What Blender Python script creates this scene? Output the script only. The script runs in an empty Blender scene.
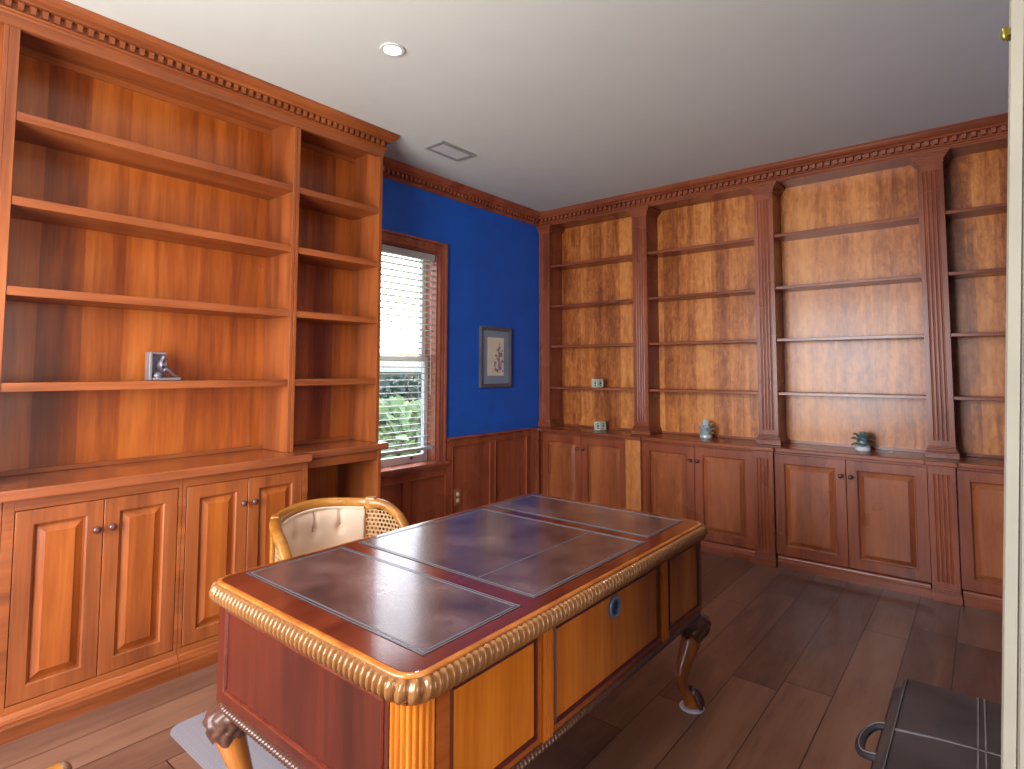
import bpy, bmesh, math, random
from mathutils import Vector, Matrix, Euler
random.seed(7)
PI = math.pi
C = bpy.context.scene.collection
ORG = {}

# ------------------------------------------------------------------ mesh builder
class MB:
    def __init__(s): s.v = []; s.f = []
    def add(s, vs, fs):
        o = len(s.v); s.v += [tuple(p) for p in vs]; s.f += [[i + o for i in f] for f in fs]; return s
    def box(s, x0, x1, y0, y1, z0, z1):
        v = [(x0,y0,z0),(x1,y0,z0),(x1,y1,z0),(x0,y1,z0),(x0,y0,z1),(x1,y0,z1),(x1,y1,z1),(x0,y1,z1)]
        return s.add(v, [(0,3,2,1),(4,5,6,7),(0,1,5,4),(1,2,6,5),(2,3,7,6),(3,0,4,7)])
    def obox(s, c, dx, dy, dz, M):
        v = [Vector(c) + M @ Vector((a*dx/2, b*dy/2, d*dz/2)) for d in (-1,1) for a, b in ((-1,-1),(1,-1),(1,1),(-1,1))]
        return s.add(v, [(0,3,2,1),(4,5,6,7),(0,1,5,4),(1,2,6,5),(2,3,7,6),(3,0,4,7)])
    def loft(s, rings, close=True, cap=True, loop=False):
        n = len(rings[0]); o = len(s.v)
        for r in rings: s.v += [tuple(p) for p in r]
        m = len(rings)
        for i in range(m if loop else m - 1):
            a = o + i*n; b = o + ((i+1) % m)*n
            for j in range(n if close else n - 1):
                k = (j+1) % n
                s.f.append([a+j, a+k, b+k, b+j])
        if cap and close and not loop:
            s.f.append([o+j for j in range(n)][::-1]); s.f.append([o+(m-1)*n+j for j in range(n)])
        return s
    def prism(s, poly, z0, z1):
        return s.loft([[(x,y,z0) for x, y in poly], [(x,y,z1) for x, y in poly]])
    def lathe(s, prof, c=(0,0,0), n=20, M=None):
        M = M or Matrix.Identity(3); c = Vector(c)
        return s.loft([[c + M @ Vector((max(r,1e-4)*math.cos(2*PI*j/n), max(r,1e-4)*math.sin(2*PI*j/n), z)) for j in range(n)] for r, z in prof])
    def tube(s, pts, rad, n=8, loop=False, flat=1.0):
        pts = [Vector(p) for p in pts]; m = len(pts); rings = []
        up = Vector((0,0,1)); pu = None
        for i, p in enumerate(pts):
            if loop: t = pts[(i+1) % m] - pts[i-1]
            else: t = pts[min(i+1, m-1)] - pts[max(i-1, 0)]
            t.normalize()
            ref = pu if pu is not None else (up if abs(t.z) < .95 else Vector((1,0,0)))
            u = (ref - t*ref.dot(t)).normalized(); pu = u
            w = t.cross(u); r = rad[i] if isinstance(rad, (list, tuple)) else rad
            rings.append([p + (u*math.cos(2*PI*j/n) + w*math.sin(2*PI*j/n)*flat)*r for j in range(n)])
        return s.loft(rings, loop=loop)
    def ellip(s, c, r, n=10, m=6, M=None):
        M = M or Matrix.Identity(3); c = Vector(c); rings = []
        for i in range(m+1):
            a = -PI/2 + PI*i/m; q = max(math.cos(a), 1e-3)
            rings.append([c + M @ Vector((r[0]*q*math.cos(2*PI*j/n), r[1]*q*math.sin(2*PI*j/n), r[2]*math.sin(a))) for j in range(n)])
        return s.loft(rings)

def obj(name, mb, mat, parent=None, smooth=False, bevel=0, angle=None):
    if parent is not None: org = ORG[parent.name]
    else:
        xs = [v[0] for v in mb.v]; ys = [v[1] for v in mb.v]; zs = [v[2] for v in mb.v]
        org = Vector(((min(xs)+max(xs))/2, (min(ys)+max(ys))/2, min(zs)))
    me = bpy.data.meshes.new(name)
    me.from_pydata([(v[0]-org.x, v[1]-org.y, v[2]-org.z) for v in mb.v], [], mb.f)
    bm = bmesh.new(); bm.from_mesh(me); bmesh.ops.recalc_face_normals(bm, faces=bm.faces)
    if smooth:
        for f in bm.faces: f.smooth = True
        lim = math.radians(angle or 40)
        for e in bm.edges:
            if len(e.link_faces) == 2 and e.calc_face_angle(0) > lim: e.smooth = False
    bm.to_mesh(me); bm.free()
    me.materials.append(mat)
    o = bpy.data.objects.new(name, me); C.objects.link(o)
    if parent is not None: o.parent = parent; ORG[o.name] = org
    else: o.location = org; ORG[o.name] = org
    if bevel:
        b = o.modifiers.new('bevel', 'BEVEL'); b.width = bevel; b.segments = 2; b.limit_method = 'ANGLE'; b.angle_limit = math.radians(40)
    return o

def thing(name, label, cat, loc, group=None):
    o = bpy.data.objects.new(name, None); C.objects.link(o); o.location = loc; o.empty_display_size = .1
    o['label'] = label; o['category'] = cat
    if group: o['group'] = group
    ORG[o.name] = Vector(loc); return o
def tag(o, label, cat, group=None, kind=None):
    o['label'] = label; o['category'] = cat
    if group: o['group'] = group
    if kind: o['kind'] = kind
    return o
def struct(name, mb, mat, label=None, **k):
    o = obj(name, mb, mat, **k); o['kind'] = 'structure'
    if label: o['label'] = label
    return o

# ------------------------------------------------------------------ materials
def srgb(r, g, b):
    f = lambda c: (c/255/12.92 if c/255 <= .04045 else ((c/255+.055)/1.055)**2.4)
    return (f(r), f(g), f(b), 1)
class NT:
    def __init__(s, name):
        s.m = bpy.data.materials.new(name); s.m.use_nodes = True; s.t = s.m.node_tree; s.b = s.t.nodes['Principled BSDF']
        s.out = s.t.nodes['Material Output']
    def n(s, ty, **k):
        o = s.t.nodes.new(ty)
        for a, v in k.items(): setattr(o, a, v)
        return o
    def l(s, a, b): s.t.links.new(a, b)
    def math(s, op, a, b=None, clamp=False):
        o = s.n('ShaderNodeMath', operation=op); o.use_clamp = clamp
        for i, x in enumerate((a, b)):
            if x is None: continue
            if isinstance(x, (int, float)): o.inputs[i].default_value = x
            else: s.l(x, o.inputs[i])
        return o.outputs[0]
    def pos(s): return s.n('ShaderNodeNewGeometry').outputs['Position']
    def noise(s, vec, scale, detail=3, rough=.5, dist=0):
        o = s.n('ShaderNodeTexNoise'); o.inputs['Scale'].default_value = scale; o.inputs['Detail'].default_value = detail
        o.inputs['Roughness'].default_value = rough; o.inputs['Distortion'].default_value = dist; s.l(vec, o.inputs['Vector']); return o.outputs['Fac']
    def mapv(s, vec, sc, loc=(0,0,0)):
        o = s.n('ShaderNodeMapping'); o.inputs['Scale'].default_value = sc; o.inputs['Location'].default_value = loc; s.l(vec, o.inputs['Vector']); return o.outputs[0]
    def ramp(s, fac, stops):
        o = s.n('ShaderNodeValToRGB'); cr = o.color_ramp
        while len(cr.elements) < len(stops): cr.elements.new(.5)
        for e, (p, c) in zip(cr.elements, stops): e.position = p; e.color = c
        cr.interpolation = 'B_SPLINE' if len(stops) > 2 else 'LINEAR'
        s.l(fac, o.inputs[0]); return o.outputs[0]
    def mix(s, fac, a, b, mode='MIX'):
        o = s.n('ShaderNodeMix', data_type='RGBA', blend_type=mode)
        for i, x in ((0, fac), (6, a), (7, b)):
            if isinstance(x, (int, float)): o.inputs[i].default_value = x
            elif isinstance(x, tuple): o.inputs[i].default_value = x
            else: s.l(x, o.inputs[i])
        return o.outputs[2]
    def bump(s, h, strength=.2, dist=.002):
        o = s.n('ShaderNodeBump'); o.inputs['Strength'].default_value = strength; o.inputs['Distance'].default_value = dist
        s.l(h, o.inputs['Height']); s.l(o.outputs[0], s.b.inputs['Normal'])
    def set(s, **k):
        for a, v in k.items():
            i = s.b.inputs[a.replace('_', ' ')]
            if isinstance(v, (int, float, tuple)): i.default_value = v
            else: s.l(v, i)
        return s.m

def wood(name, dark, mid, light, grain='z', rough=.28, board=None, bscale=.14, mottle=0.0, coat=.08):
    t = NT(name); p = t.pos()
    sc = {'z': (1,1,.07), 'y': (1,.07,1), 'x': (.07,1,1)}[grain]
    m = t.mapv(p, sc)
    n1 = t.noise(m, 9, 4, .55, .6); n2 = t.noise(m, 70, 3, .6); n3 = t.noise(p, 2.2, 2)
    f = t.math('ADD', t.math('MULTIPLY', n1, .6), t.math('ADD', t.math('MULTIPLY', n2, .22), t.math('MULTIPLY', n3, .22)))
    if board:
        sep = t.n('ShaderNodeSeparateXYZ'); t.l(p, sep.inputs[0])
        k = t.math('FLOOR', t.math('DIVIDE', t.math('ADD', sep.outputs[{'x':0,'y':1,'z':2}[board]], .03), bscale))
        w = t.n('ShaderNodeTexWhiteNoise', noise_dimensions='1D'); t.l(k, w.inputs['W'])
        f = t.math('ADD', f, t.math('MULTIPLY', t.math('SUBTRACT', w.outputs['Value'], .5), .20))
    if mottle:
        mm = t.noise(t.mapv(p, (1,1,.45)), 28, 3, .6, .8)
        f = t.math('ADD', f, t.math('MULTIPLY', t.math('SUBTRACT', mm, .5), mottle))
    col = t.ramp(f, [(.32, dark), (.54, mid), (.76, light)])
    t.set(Base_Color=col, Roughness=t.math('ADD', t.math('MULTIPLY', n3, .12), rough-.06), Coat_Weight=coat, Coat_Roughness=.12)
    return t.m
def plain(name, col, rough=.5, metal=0, bump=0, bscale=200, var=.86, **k):
    t = NT(name); p = t.pos(); n = t.noise(p, 6, 2)
    c2 = tuple(x*var for x in col[:3]) + (1,)
    t.set(Base_Color=t.ramp(n, [(.3, c2), (.7, col)]), Roughness=rough, Metallic=metal, **k)
    if bump: t.bump(t.noise(p, bscale, 3), bump, .002)
    return t.m

M = {}
chd, chm, chl = srgb(90,40,16), srgb(152,76,34), srgb(184,102,50)
M['cherry'] = wood('cherry_wood_upright', chd, chm, chl, 'z', rough=.38)
M['cherry_y'] = wood('cherry_wood_long', chd, chm, chl, 'y', rough=.36)
M['cherry_back'] = wood('cherry_wood_boards', srgb(98,42,12), srgb(168,80,26), srgb(204,114,44), 'z', board='y', bscale=.17, rough=.3)
M['panel'] = wood('cherry_wood_panel', srgb(98,42,12), srgb(162,78,26), srgb(200,112,44), 'z', rough=.36)
M['counter_a'] = wood('cherry_worktop_long', srgb(106,50,28), srgb(156,82,46), srgb(182,106,64), 'y', rough=.22, coat=.5)
rdd, rdm, rdl = srgb(88,36,20), srgb(144,70,42), srgb(172,94,58)
M['red'] = wood('red_cherry_upright', rdd, rdm, rdl, 'z')
M['red_x'] = wood('red_cherry_long', rdd, rdm, rdl, 'x')
M['red_back'] = wood('figured_cherry_boards', srgb(108,48,14), srgb(200,112,46), srgb(236,160,84), 'z', board='x', bscale=.145, mottle=.42, rough=.33)
M['red_panel'] = wood('red_cherry_panel', srgb(106,50,26), srgb(162,86,48), srgb(190,112,66), 'z', mottle=.15)
M['figured'] = wood('pale_figured_cherry', srgb(150,82,40), srgb(198,122,66), srgb(218,148,88), 'z', mottle=.4)
M['wains'] = wood('wainscot_cherry', srgb(120,52,32), srgb(170,86,54), srgb(194,110,72), 'z')
M['casing'] = wood('window_casing_cherry', srgb(124,60,42), srgb(174,94,68), srgb(198,120,90), 'z')
M['mahog'] = wood('desk_shaded_mahogany', srgb(46,16,10), srgb(80,27,15), srgb(104,40,22), 'z', rough=.32, coat=.12)  # sides darker than the front: part mahogany, part shade put into the colour
M['mahog_y'] = wood('desk_mahogany_top', srgb(66,24,16), srgb(104,42,26), srgb(130,58,36), 'y', rough=.16, coat=.6)
M['deskor'] = wood('desk_lit_honey_panel', srgb(146,68,12), srgb(206,110,26), srgb(230,140,46), 'z', rough=.25, coat=.4)  # honey front; some of the light it catches is in this colour
M['deskrail'] = wood('desk_honey_rail', srgb(112,50,16), srgb(164,80,28), srgb(190,104,42), 'y', rough=.25, coat=.4)
M['leg'] = wood('desk_leg_honey', srgb(124,62,22), srgb(182,102,40), srgb(208,130,58), 'z', rough=.22, coat=.5)
M['carve'] = wood('carved_mahogany', srgb(46,24,18), srgb(80,46,34), srgb(116,78,58), 'z', rough=.42)
M['gilt'] = plain('rubbed_gilt_carving', srgb(146,96,54), .18, .15)
M['bronze'] = plain('rubbed_bronze_rope', srgb(92,58,42), .22, .1)
M['chairwood'] = wood('gold_oak_chair_wood', srgb(104,58,12), srgb(160,98,32), srgb(194,134,60), 'y', rough=.3)
M['chairdark'] = plain('worn_chair_end_wood', srgb(110,72,50), .4)
M['cane'] = plain('woven_cane', srgb(178,138,92), .55, 0, .2)
M['fabric'] = plain('beige_chair_velvet', srgb(224,190,160), .8, 0, .15, 400, Sheen_Weight=.3)
M['blue'] = plain('cobalt_wall_paint', srgb(18,100,208), .5, 0, .04, 300)
M['cream'] = plain('cream_wall_paint', srgb(152,142,126), .55, 0, .03, 300)
M['ceil'] = plain('ceiling_paint', srgb(214,209,196), .75, 0, .02, 300, .97)
M['white'] = plain('white_painted_vinyl', srgb(226,226,222), .4)
M['slat'] = plain('blind_slat_white', srgb(206,206,200), .45)
M['pewter'] = plain('aged_pewter', srgb(120,110,118), .4, .6, .2, 120)
M['pewterl'] = plain('bright_pewter', srgb(176,166,168), .35, .6, .2, 120)
M['patina'] = plain('pale_green_patina', srgb(206,212,188), .55, 0, .4, 150)
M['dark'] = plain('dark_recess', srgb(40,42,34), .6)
M['silver'] = plain('silver_leaf', srgb(212,220,218), .35, .3, .2, 150)
M['teal'] = plain('weathered_teal_silver', srgb(128,146,146), .4, .3, .3, 150)
M['frame'] = plain('worn_black_silver_frame', srgb(122,116,118), .35, .4, .3, 120)
M['mat_b'] = plain('grey_blue_mount', srgb(140,152,168), .8)
M['paper'] = plain('cream_print_paper', srgb(240,222,194), .8)
M['ink'] = plain('violet_grey_ink', srgb(146,122,142), .8)
M['brass'] = plain('aged_brass', srgb(128,116,50), .35, .7)
M['plate'] = plain('copper_brown_plate', srgb(196,118,78), .35, .2)
M['ivory'] = plain('ivory_plastic', srgb(240,224,180), .4)
M['knob'] = plain('dark_wood_knob', srgb(92,50,44), .2, 0, Coat_Weight=.6)
M['border'] = plain('tooled_border_line', srgb(100,102,108), .45, .1)
M['glide'] = plain('white_foot_glide', srgb(222,216,226), .35)
M['hidecase'] = plain('dark_brown_hide', srgb(70,60,60), .5, 0, .35, 60, .55)
M['stitch'] = plain('pale_stitching', srgb(122,112,110), .7)
M['strap'] = plain('dark_hide_strap', srgb(46,42,48), .45)
M['grommet'] = plain('grey_blue_grommet', srgb(110,126,146), .35, .2)
M['hole'] = plain('blue_black_hole', srgb(22,46,90), .4)
M['leaf_l'] = plain('light_leaf', srgb(168,184,126), .6)
M['leaf_d'] = plain('dark_leaf', srgb(88,106,88), .6)
M['shingle'] = plain('grey_shingle', srgb(120,114,108), .8, 0, .5, 20)
M['lawn'] = plain('lawn_grass', srgb(150,164,122), .9, 0, .5, 40)
M['stuccow'] = plain('white_stucco', srgb(220,220,214), .8)
M['ventp'] = plain('vent_white', srgb(212,206,198), .6)
M['ventg'] = plain('vent_mid_grey', srgb(150,143,136), .6)  # even mid grey for the vent frame and garden post

def leather():
    t = NT('desk_leather'); p = t.pos(); n = t.noise(p, 5, 4, .6); n2 = t.noise(p, 160, 2)
    t.set(Base_Color=t.ramp(n, [(.3, srgb(64,42,40)), (.55, srgb(100,70,64)), (.75, srgb(124,98,92))]), Roughness=t.math('ADD', t.math('MULTIPLY', n2, .16), .13), Coat_Weight=.6, Coat_Roughness=.12)
    t.bump(n2, .22, .0015); return t.m
M['leather'] = leather()
def floor_mat():
    t = NT('hand_scraped_plank_floor'); p = t.pos(); sep = t.n('ShaderNodeSeparateXYZ'); t.l(p, sep.inputs[0])
    X = t.math('DIVIDE', t.math('ADD', sep.outputs[0], 100*.196 + .366), .196)
    k = t.math('FLOOR', X); fx = t.math('FRACT', X)
    w = t.n('ShaderNodeTexWhiteNoise', noise_dimensions='1D'); t.l(k, w.inputs['W'])
    Y = t.math('ADD', t.math('DIVIDE', sep.outputs[1], 1.55), t.math('MULTIPLY', w.outputs['Value'], 7.3))
    r = t.math('FLOOR', Y); fy = t.math('FRACT', Y)
    w2 = t.n('ShaderNodeTexWhiteNoise', noise_dimensions='2D'); cb = t.n('ShaderNodeCombineXYZ'); t.l(k, cb.inputs[0]); t.l(r, cb.inputs[1]); t.l(cb.outputs[0], w2.inputs['Vector'])
    off = t.n('ShaderNodeCombineXYZ'); t.l(t.math('MULTIPLY', w2.outputs['Value'], 37.0), off.inputs[2])
    va = t.n('ShaderNodeVectorMath', operation='ADD'); t.l(p, va.inputs[0]); t.l(off.outputs[0], va.inputs[1])
    m = t.mapv(va.outputs[0], (1,.12,1))
    n1 = t.noise(m, 10, 5, .6, .8); n2 = t.noise(m, 80, 3); n3 = t.noise(p, 3, 2)
    f = t.math('ADD', t.math('MULTIPLY', n1, .55), t.math('ADD', t.math('MULTIPLY', n2, .15), t.math('ADD', t.math('MULTIPLY', n3, .2), t.math('MULTIPLY', w2.outputs['Value'], .32))))
    col = t.ramp(f, [(.32, srgb(66,40,32)), (.55, srgb(100,66,52)), (.8, srgb(142,102,80))])
    ex = t.math('MINIMUM', fx, t.math('SUBTRACT', 1.0, fx)); ey = t.math('MINIMUM', fy, t.math('SUBTRACT', 1.0, fy))
    sx = t.math('LESS_THAN', ex, .012); sy = t.math('LESS_THAN', ey, .0016); s = t.math('MAXIMUM', sx, sy)
    col = t.mix(s, col, srgb(34,20,18))
    t.set(Base_Color=col, Roughness=t.math('ADD', t.math('MULTIPLY', n3, .15), .24), Coat_Weight=.2, Coat_Roughness=.2)
    h = t.math('SUBTRACT', t.math('ADD', t.math('MULTIPLY', n1, .5), t.math('MULTIPLY', n3, .8)), t.math('MULTIPLY', s, 1.0))
    t.bump(h, .25, .003); return t.m
M['floor'] = floor_mat()
def matplastic():
    t = NT('frosted_chair_mat'); p = t.pos()
    v = t.n('ShaderNodeTexVoronoi'); v.inputs['Scale'].default_value = 38; v.inputs['Randomness'].default_value = 0; t.l(p, v.inputs['Vector'])
    d = t.math('LESS_THAN', v.outputs['Distance'], .16)
    t.set(Base_Color=t.mix(d, srgb(140,134,138), srgb(182,176,180)), Roughness=.35); t.bump(d, .3, .002); return t.m
M['chairmat'] = matplastic()
def glass():
    t = NT('window_glass'); tr = t.n('ShaderNodeBsdfTransparent'); gl = t.n('ShaderNodeBsdfGlossy'); gl.inputs['Roughness'].default_value = .02
    mx = t.n('ShaderNodeMixShader'); mx.inputs[0].default_value = .06; t.l(tr.outputs[0], mx.inputs[1]); t.l(gl.outputs[0], mx.inputs[2]); t.l(mx.outputs[0], t.out.inputs[0]); return t.m
M['glass'] = glass()
def emit(name, col, s):
    t = NT(name); t.set(Base_Color=col, Emission_Color=col, Emission_Strength=s); return t.m
M['lamp'] = emit('lit_lamp_lens', (1,.95,.86,1), 12)

# ------------------------------------------------------------------ key dimensions (metres)
H = 2.957
X0 = -3.435                       # blue wall
YB = 4.86                         # wall behind the far bookcase
ENTRY_Y0, ENTRY_Y1 = 1.30, 1.42   # stub wall beside the entrance
XR = .76

# ------------------------------------------------------------------ room shell
struct('floor', MB().box(-3.62, 2.6, -1.1, 5.0, -.12, 0), M['floor'], 'dark brown hand-scraped wood plank floor')
struct('ceiling', MB().box(-3.62, 2.6, -1.1, 5.0, H, H+.1), M['ceil'], 'pale grey painted ceiling')
WY0, WY1, WZ0, WZ1 = 2.47, 3.235, .66, 2.355
w = MB()
w.box(-3.62, X0, -1.1, WY0, 0, H); w.box(-3.62, X0, WY1, 5.0, 0, H)
w.box(-3.62, X0, WY0, WY1, 0, WZ0); w.box(-3.62, X0, WY0, WY1, WZ1, H)
struct('wall_left', w, M['blue'], 'cobalt blue wall with the window')
struct('wall_back', MB().box(X0, XR+.1, YB, 5.0, 0, H), M['cream'])
struct('wall_right', MB().box(XR, XR+.1, ENTRY_Y1, YB, 0, H), M['blue'])
w = MB(); FX0, FX1 = -2.6, -.7
w.box(X0, FX0, -1.1, -.95, 0, H); w.box(FX1, 2.6, -1.1, -.95, 0, H); w.box(FX0, FX1, -1.1, -.95, 0, .5); w.box(FX0, FX1, -1.1, -.95, 2.5, H)
struct('wall_front', w, M['cream'])
w = MB(); w.box(2.45, 2.6, -.95, -.45, 0, H); w.box(2.45, 2.6, 1.20, ENTRY_Y1, 0, H); w.box(2.45, 2.6, -.45, 1.20, 0, .1); w.box(2.45, 2.6, -.45, 1.20, 2.5, H)
struct('wall_foyer', w, M['cream'])
# stub wall at the entrance, its cased end slightly out of plumb
def jx(z, y=ENTRY_Y0): return .0218*y + .0474*(z-1.4)
w = MB(); v = []
for z in (0, H):
    x = jx(z) + .0165
    v += [(x, ENTRY_Y0, z), (2.45, ENTRY_Y0, z), (2.45, ENTRY_Y1, z), (x, ENTRY_Y1, z)]
w.add(v, [(0,3,2,1),(4,5,6,7),(0,1,5,4),(1,2,6,5),(2,3,7,6),(3,0,4,7)])
struct('wall_entry', w, M['cream'], 'cream painted wall end at the right edge of the picture')
w = MB()
for (a, b, ya, yb) in ((0, .016, ENTRY_Y0-.018, ENTRY_Y1+.004), (.0165, .020, ENTRY_Y0-.014, ENTRY_Y0), (.0205, .044, ENTRY_Y0-.017, ENTRY_Y0), (.0445, .075, ENTRY_Y0-.021, ENTRY_Y0)):
    v = []
    for z in (0, H-.002):
        x = jx(z); v += [(x+a, ya, z), (x+b, ya, z), (x+b, yb, z), (x+a, yb, z)]
    w.add(v, [(0,3,2,1),(4,5,6,7),(0,1,5,4),(1,2,6,5),(2,3,7,6),(3,0,4,7)])
entry = struct('trim_1', w, M['cream'], 'cream door casing at the right edge')
w = MB(); zz = 1.985; xx = jx(zz)
w.lathe([(.0,-.012),(.004,-.010),(.006,-.006),(.006,.006),(.004,.010),(0,.012)], (xx-.008, ENTRY_Y0-.008, zz), 12)
w.box(xx-.006, xx+.001, ENTRY_Y0-.014, ENTRY_Y0+.012, zz-.006, zz+.006)
obj('hinge', w, M['brass'], entry, smooth=True)

# windows behind the camera and in the foyer
def plain_window(name, axis, c, a0, a1, z0, z1, nm):
    f = MB(); g = MB()
    def bx(mb, p0, p1, a, b, q0, q1):
        if axis == 'y': mb.box(p0, p1, c-a, c-b, q0, q1)
        else: mb.box(c+b, c+a, p0, p1, q0, q1)
    for p0, p1, q0, q1 in ((a0,a0+.06,z0,z1),(a1-.06,a1,z0,z1),(a0+.06,a1-.06,z0,z0+.06),(a0+.06,a1-.06,z1-.06,z1)): bx(f, p0, p1, .10, .02, q0, q1)
    for i in range(1, nm):
        a = a0 + (a1-a0)*i/nm; bx(f, a-.02, a+.02, .09, .03, z0+.06, z1-.06)
    o = struct(name, f, M['white']); bx(g, a0+.06, a1-.06, .064, .058, z0+.06, z1-.06); obj('pane', g, M['glass'], o); return o
plain_window('window_2', 'y', -.95, FX0, FX1, .5, 2.5, 3)
plain_window('window_3', 'x', 2.45, -.45, 1.20, .1, 2.5, 3)

# ------------------------------------------------------------------ swept mouldings
def offset_path(path, d):
    out = []
    for i, p in enumerate(path):
        p = Vector(p); ns = []
        for a, b in ((i-1, i), (i, i+1)):
            if 0 <= a and b < len(path):
                t = (Vector(path[b]) - Vector(path[a])).normalized(); ns.append(Vector((t.y, -t.x)))
        if len(ns) == 2: m = (ns[0]+ns[1]).normalized(); out.append(p + m*(d/m.dot(ns[0])))
        else: out.append(p + ns[0]*d)
    return out
def sweep(mb, path, prof):
    rings_by_prof = [offset_path(path, d) for d, z in prof]
    mb.loft([[(rings_by_prof[j][i].x, rings_by_prof[j][i].y, prof[j][1]) for j in range(len(prof))] for i in range(len(path))])
def dentils(mb, a, b, d0, d1, z0, z1, sp=.044, wd=.025):
    a, b = Vector(a), Vector(b); L = (b-a).length; t = (b-a)/L; n = Vector((t.y, -t.x)); k = int(L/sp); s0 = (L-k*sp)/2
    for i in range(k):
        s = s0 + sp*i + (sp-wd)/2; vs = []
        for z, sh in ((z0, .003), (z1, 0)):
            for q, d in ((s+sh, d0), (s+wd-sh, d0), (s+wd-sh, d1-sh*.6), (s+sh, d1-sh*.6)):
                p = a + t*q + n*d; vs.append((p.x, p.y, z))
        mb.add(vs, [(0,3,2,1),(4,5,6,7),(0,1,5,4),(1,2,6,5),(2,3,7,6),(3,0,4,7)])
def crown_profile(p, drop):
    k = p/.095; z = lambda d: H-.001-d
    pr = [(0, z(0)), (p, z(0)), (p, z(.010)), (p-.006*k, z(.014)), (p-.010*k, z(.022)), (p-.022*k, z(.036)), (p-.036*k, z(.043)), (p-.042*k, z(.047)), (p-.046*k, z(.053)), (.038*k, z(.055)),
          (.012*k, z(.057)), (.012*k, z(.088)), (.026*k, z(.090)), (.030*k, z(.095)), (.026*k, z(.101)), (.014*k, z(.104)), (.010*k, z(.112)), (.004, z(.116)), (.004, z(drop)), (0, z(drop))]
    return pr
XA = -3.03; YE = 2.352
w = MB(); pathA = [(XA, -.42), (XA, YE), (X0+.001, YE)]
# the walk keeps the room on its right-hand side
sweep(w, pathA, crown_profile(.075, .155)); dentils(w, pathA[0], pathA[1], (.0085), .032, H-.0885, H-.059, .040, .022); dentils(w, pathA[1], pathA[2], (.0085), .032, H-.0885, H-.059, .040, .022)
struct('trim_2', w, M['cherry_y'], 'carved dentil crown moulding over the near left bookcase')
YP = 4.61
w = MB(); pathB = [(X0, YE+.075), (X0, YP), (XR, YP)]
def half(path, keep):
    return path
pr1 = crown_profile(.095, .118)[:-2] + [(0, H-.118)]
rb = [offset_path(pathB, d) for d, z in pr1]
w.loft([[(rb[j][i].x, rb[j][i].y, pr1[j][1]) for j in range(len(pr1))] for i in (0, 1)]); dentils(w, pathB[0], (X0, YP-.03), .018, .040, H-.087, H-.058, .044, .024)
struct('trim_3', w, M['wains'], 'dark dentil crown moulding above the blue wall')
w = MB(); pr2 = crown_profile(.095, .125)
rb = [offset_path(pathB, d) for d, z in pr2]
w.loft([[(rb[j][i].x, rb[j][i].y, pr2[j][1]) for j in range(len(pr2))] for i in (1, 2)]); dentils(w, (X0+.03, YP), pathB[2], .012, .040, H-.087, H-.058, .048, .026)
w.box(X0+.002, XR-.002, YP+.001, YP+.03, 2.832, H-.005)
struct('trim_4', w, M['red_x'], 'dentil crown moulding over the far bookcase wall')

# ------------------------------------------------------------------ window in the blue wall
w = MB()
for y0, y1, z0, z1 in ((WY1, 3.325, .665, 2.442), (2.38, WY0, .665, 2.442), (WY0, WY1, WZ1, 2.442)):
    w.box(X0, X0+.016, y0, y1, z0, z1)
for a, d in ((.004, .024), (.036, .020), (.066, .030)):
    w.box(X0, X0+d, WY1+a, WY1+a+.018, .665, WZ1+a+.018); w.box(X0, X0+d, WY0-a-.018, WY0-a, .665, WZ1+a+.018); w.box(X0, X0+d, WY0-a, WY1+a, WZ1+a, WZ1+a+.018)
struct('trim_5', w, M['casing'], 'reddish wood casing around the window', bevel=.002)
fr = MB(); T = .012
fr.box(-3.60, X0, WY0, WY0+T, WZ0, WZ1); fr.box(-3.60, X0, WY1-T, WY1, WZ0, WZ1); fr.box(-3.60, X0, WY0+T, WY1-T, WZ1-T, WZ1)
win = struct('window_1', fr, M['casing'], 'sash window with a white blind in the blue wall')
sl = MB().box(-3.60, X0+.058, 2.382, 3.335, .640, .668); sl.box(X0, X0+.035, 2.382, 3.33, .610, .640)
obj('window_sill', sl, M['casing'], win, bevel=.004)
def sash(x, z0, z1, rail=.045):
    m = MB(); y0, y1 = WY0+T, WY1-T
    m.box(x-.016, x+.016, y0, y0+.042, z0, z1); m.box(x-.016, x+.016, y1-.042, y1, z0, z1); m.box(x-.016, x+.016, y0+.042, y1-.042, z0, z0+rail); m.box(x-.016, x+.016, y0+.042, y1-.042, z1-.035, z1)
    o = obj('sash', m, M['white'], win, bevel=.003); obj('pane', MB().box(x-.003, x+.003, y0+.042, y1-.042, z0+rail, z1-.035), M['glass'], o); return o
sash(-3.575, 1.468, WZ1-T); so = sash(-3.540, .668, 1.503, .06)
obj('lift', MB().ellip((-3.518, 3.05, .708), (.010,.016,.010)), M['dark'], so, smooth=True)
# venetian blind
bl = thing('venetian_blind', 'white slatted venetian blind lowered inside the window', 'blind', (-3.475, (WY0+WY1)/2, .77))
obj('headrail', MB().box(-3.50, -3.452, WY0+T+.004, WY1-T-.004, 2.285, 2.338), M['slat'], bl, bevel=.003)
s = MB(); zt = .825
while zt < 2.27:
    for k in range(3):
        a = math.radians(6)
        y0, y1 = WY0+T+.006, WY1-T-.006; hw = .023; th = .0014
        if k == 0:
            pr = []
            for q in range(5):
                u = -hw + 2*hw*q/4; pr.append((u*math.cos(a), u*math.sin(a) + .003*(1-(u/hw)**2)))
            ring = [(-3.475+px_, pz+th) for px_, pz in pr] + [(-3.475+px_, pz-th) for px_, pz in pr[::-1]]
            s.loft([[(x, y0, zt+z) for x, z in ring], [(x, y1, zt+z) for x, z in ring]])
    zt += .0495
obj('slats', s, M['slat'], bl)
obj('bottom_rail', MB().box(-3.50, -3.450, WY0+T+.006, WY1-T-.006, .768, .790), M['slat'], bl, bevel=.004)
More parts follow.
